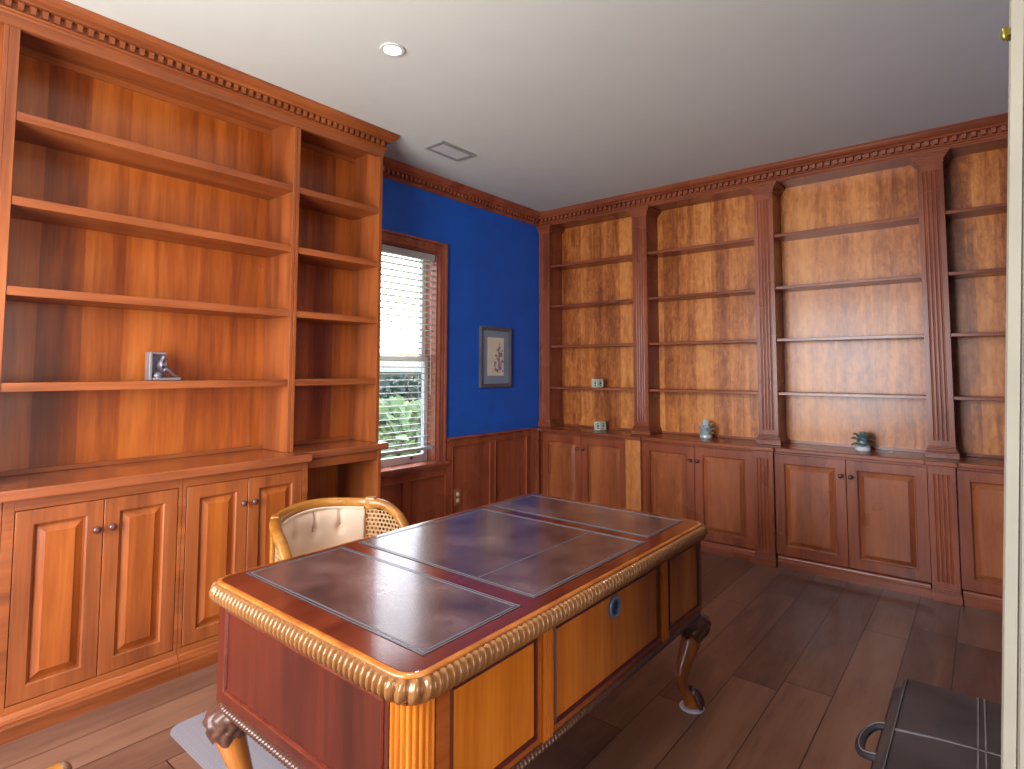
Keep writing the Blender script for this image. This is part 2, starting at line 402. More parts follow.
for y in (2.60, 3.10):
    for x in (-3.4995, -3.4505): obj('ladder_cord', MB().box(x-.001, x+.001, y-.0015, y+.0015, .79, 2.285), M['slat'], bl)
obj('tilt_wand', MB().tube([(-3.442, 3.17, 2.28), (-3.440, 3.172, 1.2)], .004, 8), M['slat'], bl, smooth=True)

# ------------------------------------------------------------------ wainscot and chair rail on the blue wall
w = MB(); x1 = X0+.012
w.box(X0, x1, YE-.01, 3.336, 0, .608); w.box(X0, x1, 3.3365, 4.446, 0, .814)
w.box(x1, x1+.018, YE, 4.446, 0, .11); w.box(x1, x1+.014, YE, 4.446, .1105, .13)
w.box(x1, x1+.012, 2.36, 4.446, .1305, .1995); w.box(x1, x1+.012, 2.36, 3.336, .5605, .608); w.box(x1, x1+.012, 3.3365, 4.446, .7755, .814)
for y0, y1, zt in ((2.36, 2.4195, .56), (2.8845, 2.9645, .56), (3.3265, 3.3915, .56), (3.3370, 3.3915, .775), (3.8705, 3.9285, .775), (4.3935, 4.446, .775)):
    w.box(x1, x1+.012, y0, y1, .20 if zt != .775 or y0 > 3.5 else .561, zt)
for y0, y1, z1 in ((2.42, 2.884, .56), (2.965, 3.326, .56), (3.392, 3.87, .775), (3.929, 4.393, .775)):
    b = .009
    w.box(x1, x1+.018, y0, y0+b, .20, z1); w.box(x1, x1+.018, y1-b, y1, .20, z1); w.box(x1, x1+.018, y0+b, y1-b, z1-b, z1); w.box(x1, x1+.018, y0+b, y1-b, .20, .20+b)
struct('trim_6', w, M['wains'], 'dark panelled wainscot under the window and picture', bevel=.002)
w = MB(); sweep(w, [(X0, 3.337), (X0, 4.44)], [(0,.812),(.030,.812),(.030,.818),(.036,.822),(.046,.830),(.050,.838),(.048,.845),(0,.845)])
struct('trim_7', w, M['wains'], 'chair rail capping the wainscot')

# outlet, picture
o = thing('power_outlet', 'copper-brown outlet plate with two ivory sockets on the wainscot', 'outlet', (x1, 3.462, .28))
obj('cover_plate', MB().box(x1, x1+.010, 3.425, 3.500, .285, .415), M['plate'], o, bevel=.003)
for z in (.325, .375):
    m = MB().lathe([(0,0),(.017,0),(.017,.004),(.015,.006),(0,.006)], (x1+.0095, 3.4625, z), 16, Matrix.Rotation(PI/2, 3, 'Y'))
    obj('socket', m, M['ivory'], o, smooth=True)
p = thing('framed_picture', 'small framed flower print on the blue wall', 'picture', (X0, 3.955, 1.245))
PY0, PY1, PZ0, PZ1 = 3.733, 4.160, 1.243, 1.787
f = MB()
prof = [(0,.002),(0,.022),(.008,.028),(.018,.026),(.026,.020),(.034,.016),(.034,.002)]
def rect_ring(d): return [(PY0+d, PZ0+d), (PY1-d, PZ0+d), (PY1-d, PZ1-d), (PY0+d, PZ1-d)]
f.loft([[(X0+x, y, z) for y, z in rect_ring(d)] for d, x in prof], cap=False, loop=True)
obj('frame', f, M['frame'], p)
obj('mount', MB().box(X0+.002, X0+.010, PY0+.034, PY1-.034, PZ0+.034, PZ1-.034), M['mat_b'], p)
obj('print', MB().box(X0+.010, X0+.0115, PY0+.105, PY1-.10, PZ0+.105, PZ1-.095), M['paper'], p)
d = MB(); xi = X0+.0122; yc = 3.975
def stroke(pts, r): d.tube([(xi, a, b) for a, b in pts], r, 5)
stroke([(yc,1.375),(yc+.012,1.45),(yc+.03,1.53),(yc+.035,1.60),(yc+.02,1.64)], .003)
stroke([(yc,1.375),(yc-.035,1.43),(yc-.05,1.48)], .0025); stroke([(yc+.005,1.40),(yc+.05,1.44),(yc+.07,1.50)], .0025)
for k in range(42):
    t = random.random(); a = yc + .018 + random.gauss(0, .034*(1.25-t)); b = 1.385 + t*.25
    d.ellip((xi, a, b), (.0012, .008+.008*random.random(), .007+.008*random.random()), 7, 4)
obj('flower_drawing', d, M['ink'], p)

# ------------------------------------------------------------------ ceiling fixtures
def downlight(x, y, label):
    t = thing('recessed_downlight', label, 'ceiling light', (x, y, H-.012), 'recessed downlights')
    r = MB(); n = 32; prf = [(.040,0),(.059,0),(.061,-.003),(.058,-.007),(.044,-.008),(.040,-.004)]
    r.loft([[(x+q*math.cos(2*PI*j/n), y+q*math.sin(2*PI*j/n), H-.001+z) for j in range(n)] for q, z in prf], cap=False, loop=True)
    obj('trim_ring', r, M['ventp'], t, smooth=True)
    obj('lens', MB().lathe([(0,-.009),(.022,-.0085),(.039,-.004),(.039,-.001),(0,-.001)], (x, y, H-.0005), 32), M['lamp'], t, smooth=True)
downlight(-2.174, 1.732, 'lit recessed downlight in the pale ceiling')
v = thing('ceiling_vent', 'flat square white air vent in the ceiling near the window', 'vent', (-2.89, 2.83, H-.012))
f = MB(); 
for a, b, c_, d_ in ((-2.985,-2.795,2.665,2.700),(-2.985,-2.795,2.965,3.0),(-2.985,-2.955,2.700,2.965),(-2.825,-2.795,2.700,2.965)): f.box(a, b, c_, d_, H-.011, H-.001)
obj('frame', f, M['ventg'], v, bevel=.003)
obj('plate', MB().box(-2.952, -2.828, 2.703, 2.962, H-.010, H-.001), M['ventp'], v)

# ------------------------------------------------------------------ cabinet doors
def door(parent, u0, u1, z0, z1, face, axis, knob, mats, label=None, fw=.062, inv=False):
    """axis 'A': width along +y, facing +x.  axis 'B': width along +x, facing -y."""
    th = .024
    def P(u, z, d): return (face + d, u, z) if axis == 'A' else (u, face - d, z)
    def ring(i, d): return [P(u0+i, z0+i, d), P(u1-i, z0+i, d), P(u1-i, z1-i, d), P(u0+i, z1-i, d)]
    fr = MB().loft([ring(0,-th), ring(0,-.002), ring(.002,0), ring(fw-.006,0), ring(fw,-.005), ring(fw,-th)], cap=False, loop=True)
    d = obj('door', fr, mats[0], parent)
    pn = MB().loft([ring(fw,-th+.001), ring(fw,-.0185), ring(fw+.005,-.0185), ring(fw+.034,-.003), ring(fw+.0345,-.0005)])
    obj('raised_panel', pn, mats[1], d)
    if knob:
        ku, kz = knob; R_ = Matrix.Rotation(PI/2, 3, 'Y') if axis == 'A' else Matrix.Rotation(PI/2, 3, 'X')
        k = MB().lathe([(0,0),(.009,0),(.009,.003),(.006,.006),(.006,.012),(.011,.016),(.0155,.022),(.0155,.027),(.011,.032),(0,.034)], P(ku, kz, 0), 18, R_)
        obj('knob', k, M['knob'], d, smooth=True, angle=60)
    return d
MA = (M['cherry'], M['panel']); MBm = (M['red'], M['red_panel'])

# ------------------------------------------------------------------ near left built-in: lower cabinets
FA = -2.925; ZC = .936
def cab_a(y0, y1, dl, dm, dr, label):
    t = thing('base_cabinet', label, 'cabinet', (-3.17, (y0+y1)/2, 0), 'base cabinets under the left bookcase')
    obj('body', MB().box(X0+.003, FA-.026, y0+.001, y1-.001, .09, .892), M['cherry'], t)
    f = MB(); f.box(FA-.025, FA, y0+.001, dl-.003, .09, .892); f.box(FA-.025, FA, dr+.003, y1-.001, .09, .892)
    f.box(FA-.025, FA, dl-.003, dr+.003, .849, .892); f.box(FA-.025, FA, dl-.003, dr+.003, .09, .115)
    obj('face_frame', f, M['cherry_y'], t, bevel=.0015)
    b = MB(); sweep(b, [(FA-.03, y0+.001), (FA-.03, y1-.001)], [(0,0),(.063,0),(.063,.052),(.060,.056),(.054,.058),(.054,.066),(.050,.072),(.044,.074),(.040,.084),(.034,.090),(0,.090)])
    obj('plinth', b, M['cherry_y'], t)
    door(t, dl, dm-.0015, .118, .846, FA, 'A', (dm-.028, .728), MA); door(t, dm+.0015, dr, .118, .846, FA, 'A', (dm+.028, .728), MA)
    return t
cab_a(-.42, .503, -.39, .04, .47, 'base cabinet cut off by the left edge under the worktop')
cab_a(.503, 1.146, .543, .835, 1.127, 'left cherry base cabinet with two raised-panel doors beside the desk')
cab_a(1.146, 1.792, 1.166, 1.457, 1.756, 'cherry base cabinet behind the chair with two raised-panel doors')
w = MB(); w.prism([(X0+.002,-.42),(-2.895,-.42),(-2.895,1.80),(-2.972,1.80),(-2.972,2.388),(X0+.002,2.378)], .893, ZC)
tag(obj('worktop', w, M['counter_a'], bevel=.006), 'long cherry worktop under the left bookcase', 'worktop')
k = thing('kneehole_desk_unit', 'open cherry kneehole at the window end of the left worktop', 'desk', (-3.2, 2.06, 0))
obj('end_panel', MB().box(X0+.03, -2.985, 2.312, 2.338, 0, .892), M['cherry'], k, bevel=.002)
obj('apron', MB().box(-3.005, -2.987, 1.794, 2.311, .838, .892), M['cherry_y'], k, bevel=.002)
obj('back_panel', MB().box(X0+.008, X0+.024, 1.794, 2.311, 0, .892), M['cherry_back'], k)

# upper bookcases
XBK = -3.31
SH = [1.344, 1.735, 2.105, 2.456]
def book_a(y0, y1, l, r, label):
    t = thing('bookcase', label, 'bookcase', ((XA+XBK)/2, (y0+y1)/2, ZC), 'upper bookcases on the left worktop')
    obj('side_panel', MB().box(XBK-.012, XA, y0, l, ZC+.001, H-.004), M['cherry'], t, bevel=.0015); obj('side_panel', MB().box(XBK-.012, XA, r, y1, ZC+.001, H-.004), M['cherry'], t, bevel=.0015)
    obj('back_panel', MB().box(XBK-.012, XBK, l, r, ZC+.001, H-.004), M['cherry_back'], t)
    obj('top_panel', MB().box(XBK, XA-.02, l, r, 2.846, 2.862), M['cherry_y'], t)
    obj('frieze', MB().box(XA-.02, XA, l, r, 2.800, H-.004), M['cherry_y'], t)
    obj('back_moulding', MB().box(XBK, XBK+.014, l, r, ZC+.001, ZC+.022), M['cherry_y'], t); obj('cove_moulding', MB().box(XBK, XBK+.010, l, r, 2.815, 2.846), M['cherry_y'], t)
    for z in SH: obj('shelf', MB().box(XBK, XA-.004, l+.001, r-.001, z-.037, z), M['cherry_y'], t, bevel=.002)
    return t
book_a(-.42, .459, -.386, .4595-.017, 'bookcase sliver cut off at the far left edge')
book_a(.4595, 1.739, .494, 1.72, 'wide cherry bookcase with four long shelves above the cabinets')
book_a(1.741, YE, 1.76, 2.325, 'narrow cherry bookcase beside the window with four short shelves')

# bookend with a seated figure
be = thing('bookend', 'pewter bookend with a seated figure on the left bookcase shelf', 'bookend', (-3.2, 1.13, SH[0]+.001))
zb = SH[0]+.001
bm_ = MB(); bm_.box(-3.235, -3.175, 1.068, 1.082, zb, zb+.140); bm_.box(-3.235, -3.196, 1.0825, 1.150, zb+.128, zb+.140)
obj('upright_plate', bm_, M['pewterl'], be, bevel=.003)
obj('backing_block', MB().box(-3.232, -3.204, 1.0825, 1.146, zb+.0135, zb+.1275), M['pewter'], be, bevel=.004)
obj('base', MB().box(-3.237, -3.150, 1.083, 1.205, zb, zb+.013), M['pewterl'], be, bevel=.003)
def skin(name, parent, mat, joints, edges, sub=2):
    org = ORG[parent.name]; me = bpy.data.meshes.new(name)
    me.from_pydata([Vector((j[0]+.004,j[1]-.008,j[2]))-org for j in joints], edges, [])
    o = bpy.data.objects.new(name, me); C.objects.link(o); o.parent = parent; ORG[o.name] = org
    m = o.modifiers.new('skin', 'SKIN'); m.use_smooth_shade = True
    for i, j in enumerate(joints): me.skin_vertices[0].data[i].radius = (j[3]*1.3, j[3]*1.3); me.skin_vertices[0].data[i].use_root = (i == 0)
    s = o.modifiers.new('sub', 'SUBSURF'); s.levels = sub; s.render_levels = sub
    me.materials.append(mat); return o
J = [(-3.175,1.115,zb+.040,.013),(-3.172,1.118,zb+.070,.015),(-3.168,1.124,zb+.092,.012),(-3.166,1.130,zb+.104,.006),(-3.164,1.136,zb+.114,.012),(-3.164,1.138,zb+.122,.010),
     (-3.160,1.150,zb+.058,.008),(-3.158,1.185,zb+.022,.005),(-3.156,1.197,zb+.018,.004),
     (-3.190,1.145,zb+.050,.008),(-3.190,1.150,zb+.020,.005),(-3.188,1.164,zb+.016,.004),
     (-3.156,1.128,zb+.086,.006),(-3.154,1.142,zb+.066,.005),(-3.160,1.145,zb+.092,.004),
     (-3.182,1.128,zb+.086,.006),(-3.186,1.146,zb+.064,.005),(-3.176,1.158,zb+.060,.004)]
skin('seated_figure', be, M['pewter'], J, [(0,1),(1,2),(2,3),(3,4),(4,5),(0,6),(6,7),(7,8),(0,9),(9,10),(10,11),(2,12),(12,13),(13,14),(2,15),(15,16),(16,17)])
obj('rock_seat', MB().ellip((-3.178, 1.112, zb+.022), (.020,.024,.024), 9, 6), M['pewter'], be, smooth=True)

# ------------------------------------------------------------------ far bookcase wall
PX = [(-3.428, -3.300), (-2.395, -2.256), (-1.350, -1.211), (-.304, -.165)]
YL = 4.448; YD = 4.475; YBK = 4.845; ZB = .845
names = ['corner', 'second', 'third', 'right-hand']
def fluted(mb, x0, x1, yf, yb, z0, z1, m0, m1, n=4):
    wd = x1-x0; e = wd*.17; g = (wd-2*e)/n; poly = [(x0, yb), (x0, yf)]
    for i in range(n):
        c = x0+e+g*(i+.5); r = g*.30
        for q in range(7):
            a = PI*q/6; poly.append((c - r*math.cos(a), yf + r*.9*math.sin(a)))
    poly += [(x1, yf), (x1, yb)]
    mb.prism(poly, z0+m0, z1-m1)
    if m0: mb.box(x0, x1, yf, yb, z0, z0+m0)
    if m1: mb.box(x0, x1, yf, yb, z1-m1, z1)
up_lab = ['fluted pilaster in the corner against the blue wall, above the counter', 'fluted pilaster between the two leftmost far bays, above the counter',
          'fluted pilaster left of the far bay with the dark leafy ornament, above the counter', 'fluted pilaster nearest the right edge, above the counter']
lo_lab = ['narrow fluted cabinet pilaster in the corner beside the wainscot', 'plain pale figured cabinet post, the only one without flutes',
          'fluted cabinet pilaster reaching the floor behind the desk end', 'fluted cabinet pilaster nearest the right edge, below the counter']
for i, (x0, x1) in enumerate(PX):
    t = thing('pilaster', up_lab[i], 'pilaster', ((x0+x1)/2, 4.72, ZB), 'upper pilasters of the far bookcase')
    s = MB(); fluted(s, x0, x1, YP, YBK, ZB+.075, 2.76, .035, .05); obj('shaft', s, M['red'], t)
    c = MB(); lo = x0 if i else X0+.003
    for e, z0_, z1_ in ((.006,2.760,2.768),(.003,2.768,2.776),(.008,2.776,2.786),(.014,2.786,2.796),(.022,2.796,2.806),(.032,2.806,2.816),(.042,2.819,2.831),(.036,2.816,2.819)):
        c.box(x0-(e if i else 0), x1+e, YP-e, YBK-.02, z0_, z1_)
    obj('capital', c, M['red_x'], t, bevel=.001)
    b = MB(); q = lambda e: (x0-(e if i else 0), x1+e, YP-e, YBK-.02)
    b.box(*q(.020), ZB+.001, ZB+.036); b.box(*q(.016), ZB+.036, ZB+.044); b.box(*q(.011), ZB+.044, ZB+.056); b.box(*q(.006), ZB+.056, ZB+.066); b.box(*q(.002), ZB+.066, ZB+.075)
    obj('base_moulding', b, M['red_x'], t, bevel=.002)
    t = thing('cabinet_pilaster', lo_lab[i], 'pilaster', ((x0+x1)/2, 4.62, 0), 'lower pilasters of the far cabinets')
    s = MB(); xa, xb = (x0, x1) if i else (X0+.012, -3.314)
    if i == 1: s.box(xa, xb, YL, YBK, .085, .814)
    else: fluted(s, xa, xb, YL, YBK, .085, .814, .03, .05, 4)
    obj('shaft', s, M['figured'] if i == 1 else M['red'], t)
    b = MB(); ya = YL
    b.box(xa-.008, xb+.008, ya-.016, YBK, 0, .052); b.box(xa-.006, xb+.006, ya-.013, YBK, .052, .060); b.box(xa-.004, xb+.004, ya-.009, YBK, .060, .072); b.box(xa-.001, xb+.001, ya-.003, YBK, .072, .085)
    obj('plinth_block', b, M['red_x'], t, bevel=.002)
bays = [(PX[0][1], PX[1][0]), (PX[1][1], PX[2][0]), (PX[2][1], PX[3][0]), (PX[3][1], XR-.004)]
bay_cab = ['far base cabinet in the corner, half hidden behind the desk', 'far base cabinet below the silver leafy ornament', 'far base cabinet below the dark leafy ornament', 'far base cabinet cut off by the right edge']
bay_book = ['far bookcase bay in the corner holding a green cube on its shelf', 'far bookcase bay behind the silver leafy ornament', 'far bookcase bay behind the dark leafy ornament with a grey sheen', 'far bookcase bay cut off by the right edge']
SB = [1.238, 1.640, 2.034, 2.434]
for i, (x0, x1) in enumerate(bays):
    t = thing('base_cabinet', bay_cab[i], 'cabinet', ((x0+x1)/2, 4.66, 0), 'base cabinets of the far bookcase')
    xa, xb = (x0+.010, x1-.010); xl = xa if i else -3.304
    obj('body', MB().box(xl, xb, YD+.024, YBK, .09, .813), M['red'], t)
    b = MB(); sweep(b, [(xb, YD+.024), (xl, YD+.024)][::-1], [(0,0),(.034,0),(.034,.048),(.031,.052),(.027,.054),(.026,.062),(.021,.066),(.018,.074),(.012,.080),(0,.084)])
    obj('plinth', b, M['red_x'], t)
    dl = (x0+.001) if i else -3.293; dr = x1-.002; mid = [-2.858, -1.805, -.755, .292][i]
    if i == 0: obj('stile', MB().box(-3.304, -3.295, YD, YD+.024, .088, .813), M['red'], t)
    door(t, dl+.002, mid-.0015, .090, .798, YD, 'B', (mid-.030, .690), MBm, fw=.068); door(t, mid+.0015, dr-.002, .090, .798, YD, 'B', (mid+.030, .690), MBm, fw=.068)
    obj('top_rail', MB().box(dl+.002, dr-.002, YD+.002, YD+.022, .800, .813), M['red_x'], t)
    k = thing('bookcase', bay_book[i], 'bookcase', ((x0+x1)/2, 4.74, ZB), 'upper bookcase bays of the far wall')
    obj('back_panel', MB().box(x0+.001, x1-.001, YBK-.014, YBK, ZB+.001, H-.006), M['red_back'], k)
    obj('top_panel', MB().box(x0+.001, x1-.001, YP+.032, YBK-.014, 2.836, 2.852), M['red_x'], k)
    obj('back_moulding', MB().box(x0+.023, x1-.023, YBK-.026, YBK-.014, ZB+.001, ZB+.020), M['red_x'], k)
    for z in SB: obj('shelf', MB().box(x0+.001, x1-.001, YP+.018, YBK-.014, z-.022, z), M['red_x'], k, bevel=.002)
w = MB(); poly = [(X0+.002, YBK)]; yr = YD-.025; yp = YL-.020
for i, (x0, x1) in enumerate(PX):
    a, b = x0-.012, x1+.012
    if i == 0: poly += [(X0+.002, yp), (b-.012, yp), (b-.012, yr)]
    else: poly += [(a, yr), (a, yp), (b, yp), (b, yr)]
poly += [(XR-.002, yr), (XR-.002, YBK)]
w.prism(poly, .815, ZB)
tag(obj('counter', w, M['red_x'], bevel=.006), 'long dark counter along the far wall on the base cabinets', 'counter')

# small ornaments
def cube(x, y, z, label, rot):
    t = thing('cube_ornament', label, 'ornament', (x, y, z), 'pale green cube ornaments'); R_ = Matrix.Rotation(rot, 3, 'Z'); s_ = .078
    f = MB()
    for a in (-1, 1):
        for b in (-1, 1):
            e = s_/2-.007
            for dim in range(3):
                c = [0,0,0]; sz = [.014]*3; sz[dim] = s_; o2 = [q for q in range(3) if q != dim]; c[o2[0]] = a*e; c[o2[1]] = b*e
                f.obox(Vector((x,y,z+s_/2)) + R_ @ Vector(c), *sz, R_)
    obj('openwork_frame', f, M['patina'], t, bevel=.002)
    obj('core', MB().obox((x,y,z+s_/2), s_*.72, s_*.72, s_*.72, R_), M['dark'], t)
    g = MB()
    for k in range(4):
        Rk = R_ @ Matrix.Rotation(k*PI/2, 3, 'Z')
        for (u, vv, du, dv) in ((-.012,.0,.010,.050),(.012,.013,.018,.009),(.012,-.012,.018,.009)):
            g.obox(Vector((x,y,z+s_/2)) + Rk @ Vector((s_*.40, u, vv)), .018, du, dv, Rk)
    obj('relief', g, M['patina'], t, bevel=.002)
cube(-2.815, 4.70, SB[0]+.001, 'pale green cube ornament on the lowest shelf of the corner bay', 1.25)
cube(-2.79, 4.70, ZB+.001, 'pale green cube ornament on the counter in the corner bay', 1.35)
def leafy(x, y, z, label, m_leaf, m_base, hgt, spread, rows):
    t = thing('leafy_ornament', label, 'ornament', (x, y, z), 'leafy table ornaments')
    obj('base', MB().lathe([(0,0),(.044,0),(.048,.006),(.048,.020),(.042,.030),(.036,.034),(0,.034)], (x,y,z), 24), m_base, t, smooth=True)
    b = MB().lathe([(0,.034),(.028,.036),(.036,.055),(.030,.08),(.016,.100),(.006,hgt-.04),(0,hgt-.03)], (x,y,z), 16); obj('bud', b, m_leaf, t, smooth=True)
    l = MB()
    for ri, (zz, r0, out, ln, n, el) in enumerate(rows):
        for k in range(n):
            a = 2*PI*(k + .5*(ri % 2))/n; rd = Vector((math.cos(a), math.sin(a), 0)); tn = Vector((-math.sin(a), math.cos(a), 0)); base = Vector((x,y,z+zz)) + rd*r0
            rings = []
            for q in range(7):
                s_ = q/6; e = el - 1.3*spread*s_*s_; pt = base + rd*(ln*s_*math.cos(el)) + Vector((0,0,ln*s_*math.sin(el) - .030*spread*s_*s_*s_)); wv = .019*math.sin(PI*(.16+.84*s_))**.8+.0006; up = rd*(-math.sin(e)) + Vector((0,0,math.cos(e)))
                rings.append([pt+tn*wv, pt+up*.006, pt-tn*wv, pt-up*.003])
            l.loft(rings)
    obj('leaves', l, m_leaf, t, smooth=True, angle=70)
leafy(-1.793, 4.70, ZB+.001, 'silver leafy bud-shaped ornament on the counter in the second bay', M['silver'], M['silver'], .165, .3,
      [(.034,.030,0,.040,7,.5),(.050,.034,0,.060,7,.85),(.075,.028,0,.062,6,1.05),(.094,.016,0,.070,5,1.62)])
leafy(-.68, 4.68, ZB+.001, 'dark leafy ornament on a white base on the counter in the third bay', M['teal'], M['white'], .15, 1.0,
      [(.040,.026,0,.046,8,.5),(.066,.028,0,.062,8,.7),(.086,.022,0,.066,7,.95),(.094,.012,0,.060,5,1.5)])

# ------------------------------------------------------------------ executive desk
DX0, DX1, DY0, DY1, DZ = -1.878, -.922, .800, 2.462, .760
desk = thing('executive_desk', 'large carved leather-topped executive desk in the middle of the floor', 'desk', ((DX0+DX1)/2, (DY0+DY1)/2, 0))
def rrect(x0, x1, y0, y1, r, n=8):
    out = []
    for cx, cy, a0 in ((x1-r,y0+r,-PI/2),(x1-r,y1-r,0),(x0+r,y1-r,PI/2),(x0+r,y0+r,PI)):
        for k in range(n+1):
            a = a0 + PI/2*k/n; out.append((cx+r*math.cos(a), cy+r*math.sin(a)))
    return out
def resample(poly, step):
    P_ = [Vector(p) for p in poly]; out = []; L = [0]
    for i in range(len(P_)): L.append(L[-1] + (P_[(i+1) % len(P_)]-P_[i]).length)
    n = int(L[-1]/step); i = 0
    for k in range(n):
        s_ = L[-1]*k/n
        while L[i+1] < s_: i += 1
        a, b = P_[i], P_[(i+1) % len(P_)]; t_ = (s_-L[i])/max(L[i+1]-L[i], 1e-9); out.append((a+(b-a)*t_, (b-a).normalized(), s_))
    return out, L[-1]
tp = MB(); ins = .030; cz = .055
tp.loft([[(x,y,z) for x, y in rrect(DX0+i_, DX1-i_, DY0+i_, DY1-i_, max(.075-i_, .02))] for i_, z in ((.030,.722),(.030,DZ-.002),(.033,DZ))])
top = obj('top', tp, M['mahog_y'], desk)
# leather writing panels, slightly proud, with tooled borders
LEA = [(-1.824,-1.000,.908,1.262), (-1.824,-1.004,1.328,2.012), (-1.824,-1.020,2.074,2.398)]
for li, (a, b, c_, d_) in enumerate(LEA):
    o = obj('leather_panel', MB().box(a, b, c_, d_, DZ-.004, DZ+.0012), M['leather'], top)
    f = MB(); zt = DZ+.0018
    def frame(i, wd):
        f.box(a+i, b-i, c_+i, c_+i+wd, DZ, zt); f.box(a+i, b-i, d_-i-wd, d_-i, DZ, zt); f.box(a+i, a+i+wd, c_+i+wd, d_-i-wd, DZ, zt); f.box(b-i-wd, b-i, c_+i+wd, d_-i-wd, DZ, zt)
    frame(0, .0025); frame(.010, .0045)
    if li == 1: f.box(-1.236, -1.232, c_+.003, d_-.003, DZ, zt)
    obj('tooled_border', f, M['border'], top)
def lobed(poly, step, lam, prof, amp, skew, zc):
    pts, L = resample(poly, step); n = round(L/lam); mb = MB(); rings = []
    for p_, t_, s_ in pts:
        nrm = Vector((t_.y, -t_.x)); ring = []
        for j, (d, z) in enumerate(prof):
            e = j/(len(prof)-1); wv = amp*(abs(math.sin(PI*(s_/L*n) + skew*e)) - .5) if 0 < j < len(prof)-1 else 0
            ring.append((p_.x + nrm.x*(d+wv), p_.y + nrm.y*(d+wv), zc + z + wv*.35*(1 if z > 0 else -1)))
        rings.append(ring)
    mb.loft(rings, close=False, cap=False, loop=True); return mb
core = rrect(DX0+.028, DX1-.028, DY0+.028, DY1-.028, .05)
prof = [(.006,.027),(.014,.027),(.021,.021),(.0265,.010),(.0275,-.001),(.0235,-.011),(.016,-.019),(.007,-.024),(0,-.024)]
obj('gadroon_edge', lobed(core, .0028, .0205, prof, .012, 1.6, .726), M['gilt'], desk, smooth=True, angle=80)
eb = MB(); eb.loft([[(x,y,z) for x, y in rrect(DX0+i_, DX1-i_, DY0+i_, DY1-i_, max(.075-i_, .02))] for i_, z in ((.031,.748),(.021,.750),(.0175,.7535),(.0175,.757),(.0215,.7598),(.031,.7598))], cap=False); obj('edge_bead', eb, M['leg'], desk, smooth=True, angle=60)
bd = MB(); 
cv = MB(); cv.loft([[(x,y,z) for x, y in rrect(DX0+i_, DX1-i_, DY0+i_, DY1-i_, .05)] for i_, z in ((.034,.688),(.030,.694),(.030,.704),(.04,.712),(.06,.716))], cap=False); obj('top_moulding', cv, M['mahog_y'], desk)
BX0, BX1, BY0, BY1, BZ0, BZ1 = -1.850, -.962, .842, 2.442, .393, .700
# carcass: two pedestals joined by the front, open kneehole on the chair side
cb = MB(); 
cb.box(BX0+.012, BX1-.076, BY0+.013, BY0+.46, BZ0+.01, BZ1); cb.box(BX1-.0755, BX1-.013, BY0+.076, BY0+.46, BZ0+.01, BZ1); cb.box(BX0+.012, BX1-.012, BY1-.46, BY1-.012, BZ0+.01, BZ1); cb.box(BX1-.24, BX1-.012, BY0+.46, BY1-.46, BZ0+.01, BZ1); cb.box(BX0+.012, BX1-.24, BY0+.46, BY1-.46, BZ1-.10, BZ1)
obj('carcass', cb, M['mahog'], desk)
def inset(mb_f, mb_p, axis, a0, a1, z0, z1, face, sgn):
    """raised bead ring + flat field on a vertical face"""
    def P(u, z, d): return (face+sgn*d, u, z) if axis == 'x' else (u, face+sgn*d, z)
    def ring(i, d): return [P(a0+i,z0+i,d), P(a1-i,z0+i,d), P(a1-i,z1-i,d), P(a0+i,z1-i,d)]
    mb_f.loft([ring(0,-.014), ring(0,.002), ring(.004,.005), ring(.009,.003), ring(.011,-.003), ring(.011,-.014)], cap=False, loop=True)
    mb_p.loft([ring(.011,-.014), ring(.011,-.004)])
# front (facing the camera side) : three panels, two stiles
SP = [(.957,1.285), (1.362,2.030), (2.113,2.412)]
for a, b in SP:
    f, p_ = MB(), MB(); inset(f, p_, 'x', a, b, .418, .684, BX1, 1)
    pan = obj('front_panel', p_, M['deskor'], desk); obj('panel_bead', f, M['mahog'], pan)
ff = MB(); x_a, x_b = BX1-.012, BX1
ff.box(x_a, x_b, .915, .957, BZ0, BZ1); ff.box(x_a, x_b, 1.285, 1.362, BZ0, BZ1); ff.box(x_a, x_b, 2.030, 2.113, BZ0, BZ1); ff.box(x_a, x_b, 2.412, BY1, BZ0, BZ1)
for a, b in SP: ff.box(x_a, x_b, a, b, BZ0, .418); ff.box(x_a, x_b, a, b, .684, BZ1)
obj('front_rails', ff, M['deskrail'], desk)
for y in (1.3235, 2.0715):
    st = MB(); fluted(st, 0, .044, 0, .02, BZ0+.008, .69, .0, .0, 3)
    st.v = [(BX1+.008-vy, y-.022+vx, vz) for vx, vy, vz in st.v]; obj('stile', st, M['deskor'], desk)
# side facing the camera, and its opposite
for face, sgn in ((BY0, -1), (BY1, 1)):
    f, p_ = MB(), MB(); inset(f, p_, 'y', BX0+.045, BX1-.088, .432, .680, face, sgn)
    pan = obj('side_panel', p_, M['mahog'], desk); obj('panel_bead', f, M['mahog_y'], pan)
    q = MB(); y_a, y_b = (face, face+.012) if sgn < 0 else (face-.012, face)
    q.box(BX0, BX0+.045, y_a, y_b, BZ0, BZ1); q.box(BX1-.088, BX1-.073, y_a, y_b, BZ0, BZ1); q.box(BX0+.045, BX1-.088, y_a, y_b, BZ0, .432); q.box(BX0+.045, BX1-.088, y_a, y_b, .680, BZ1)
    obj('side_rails', q, M['mahog'], desk)
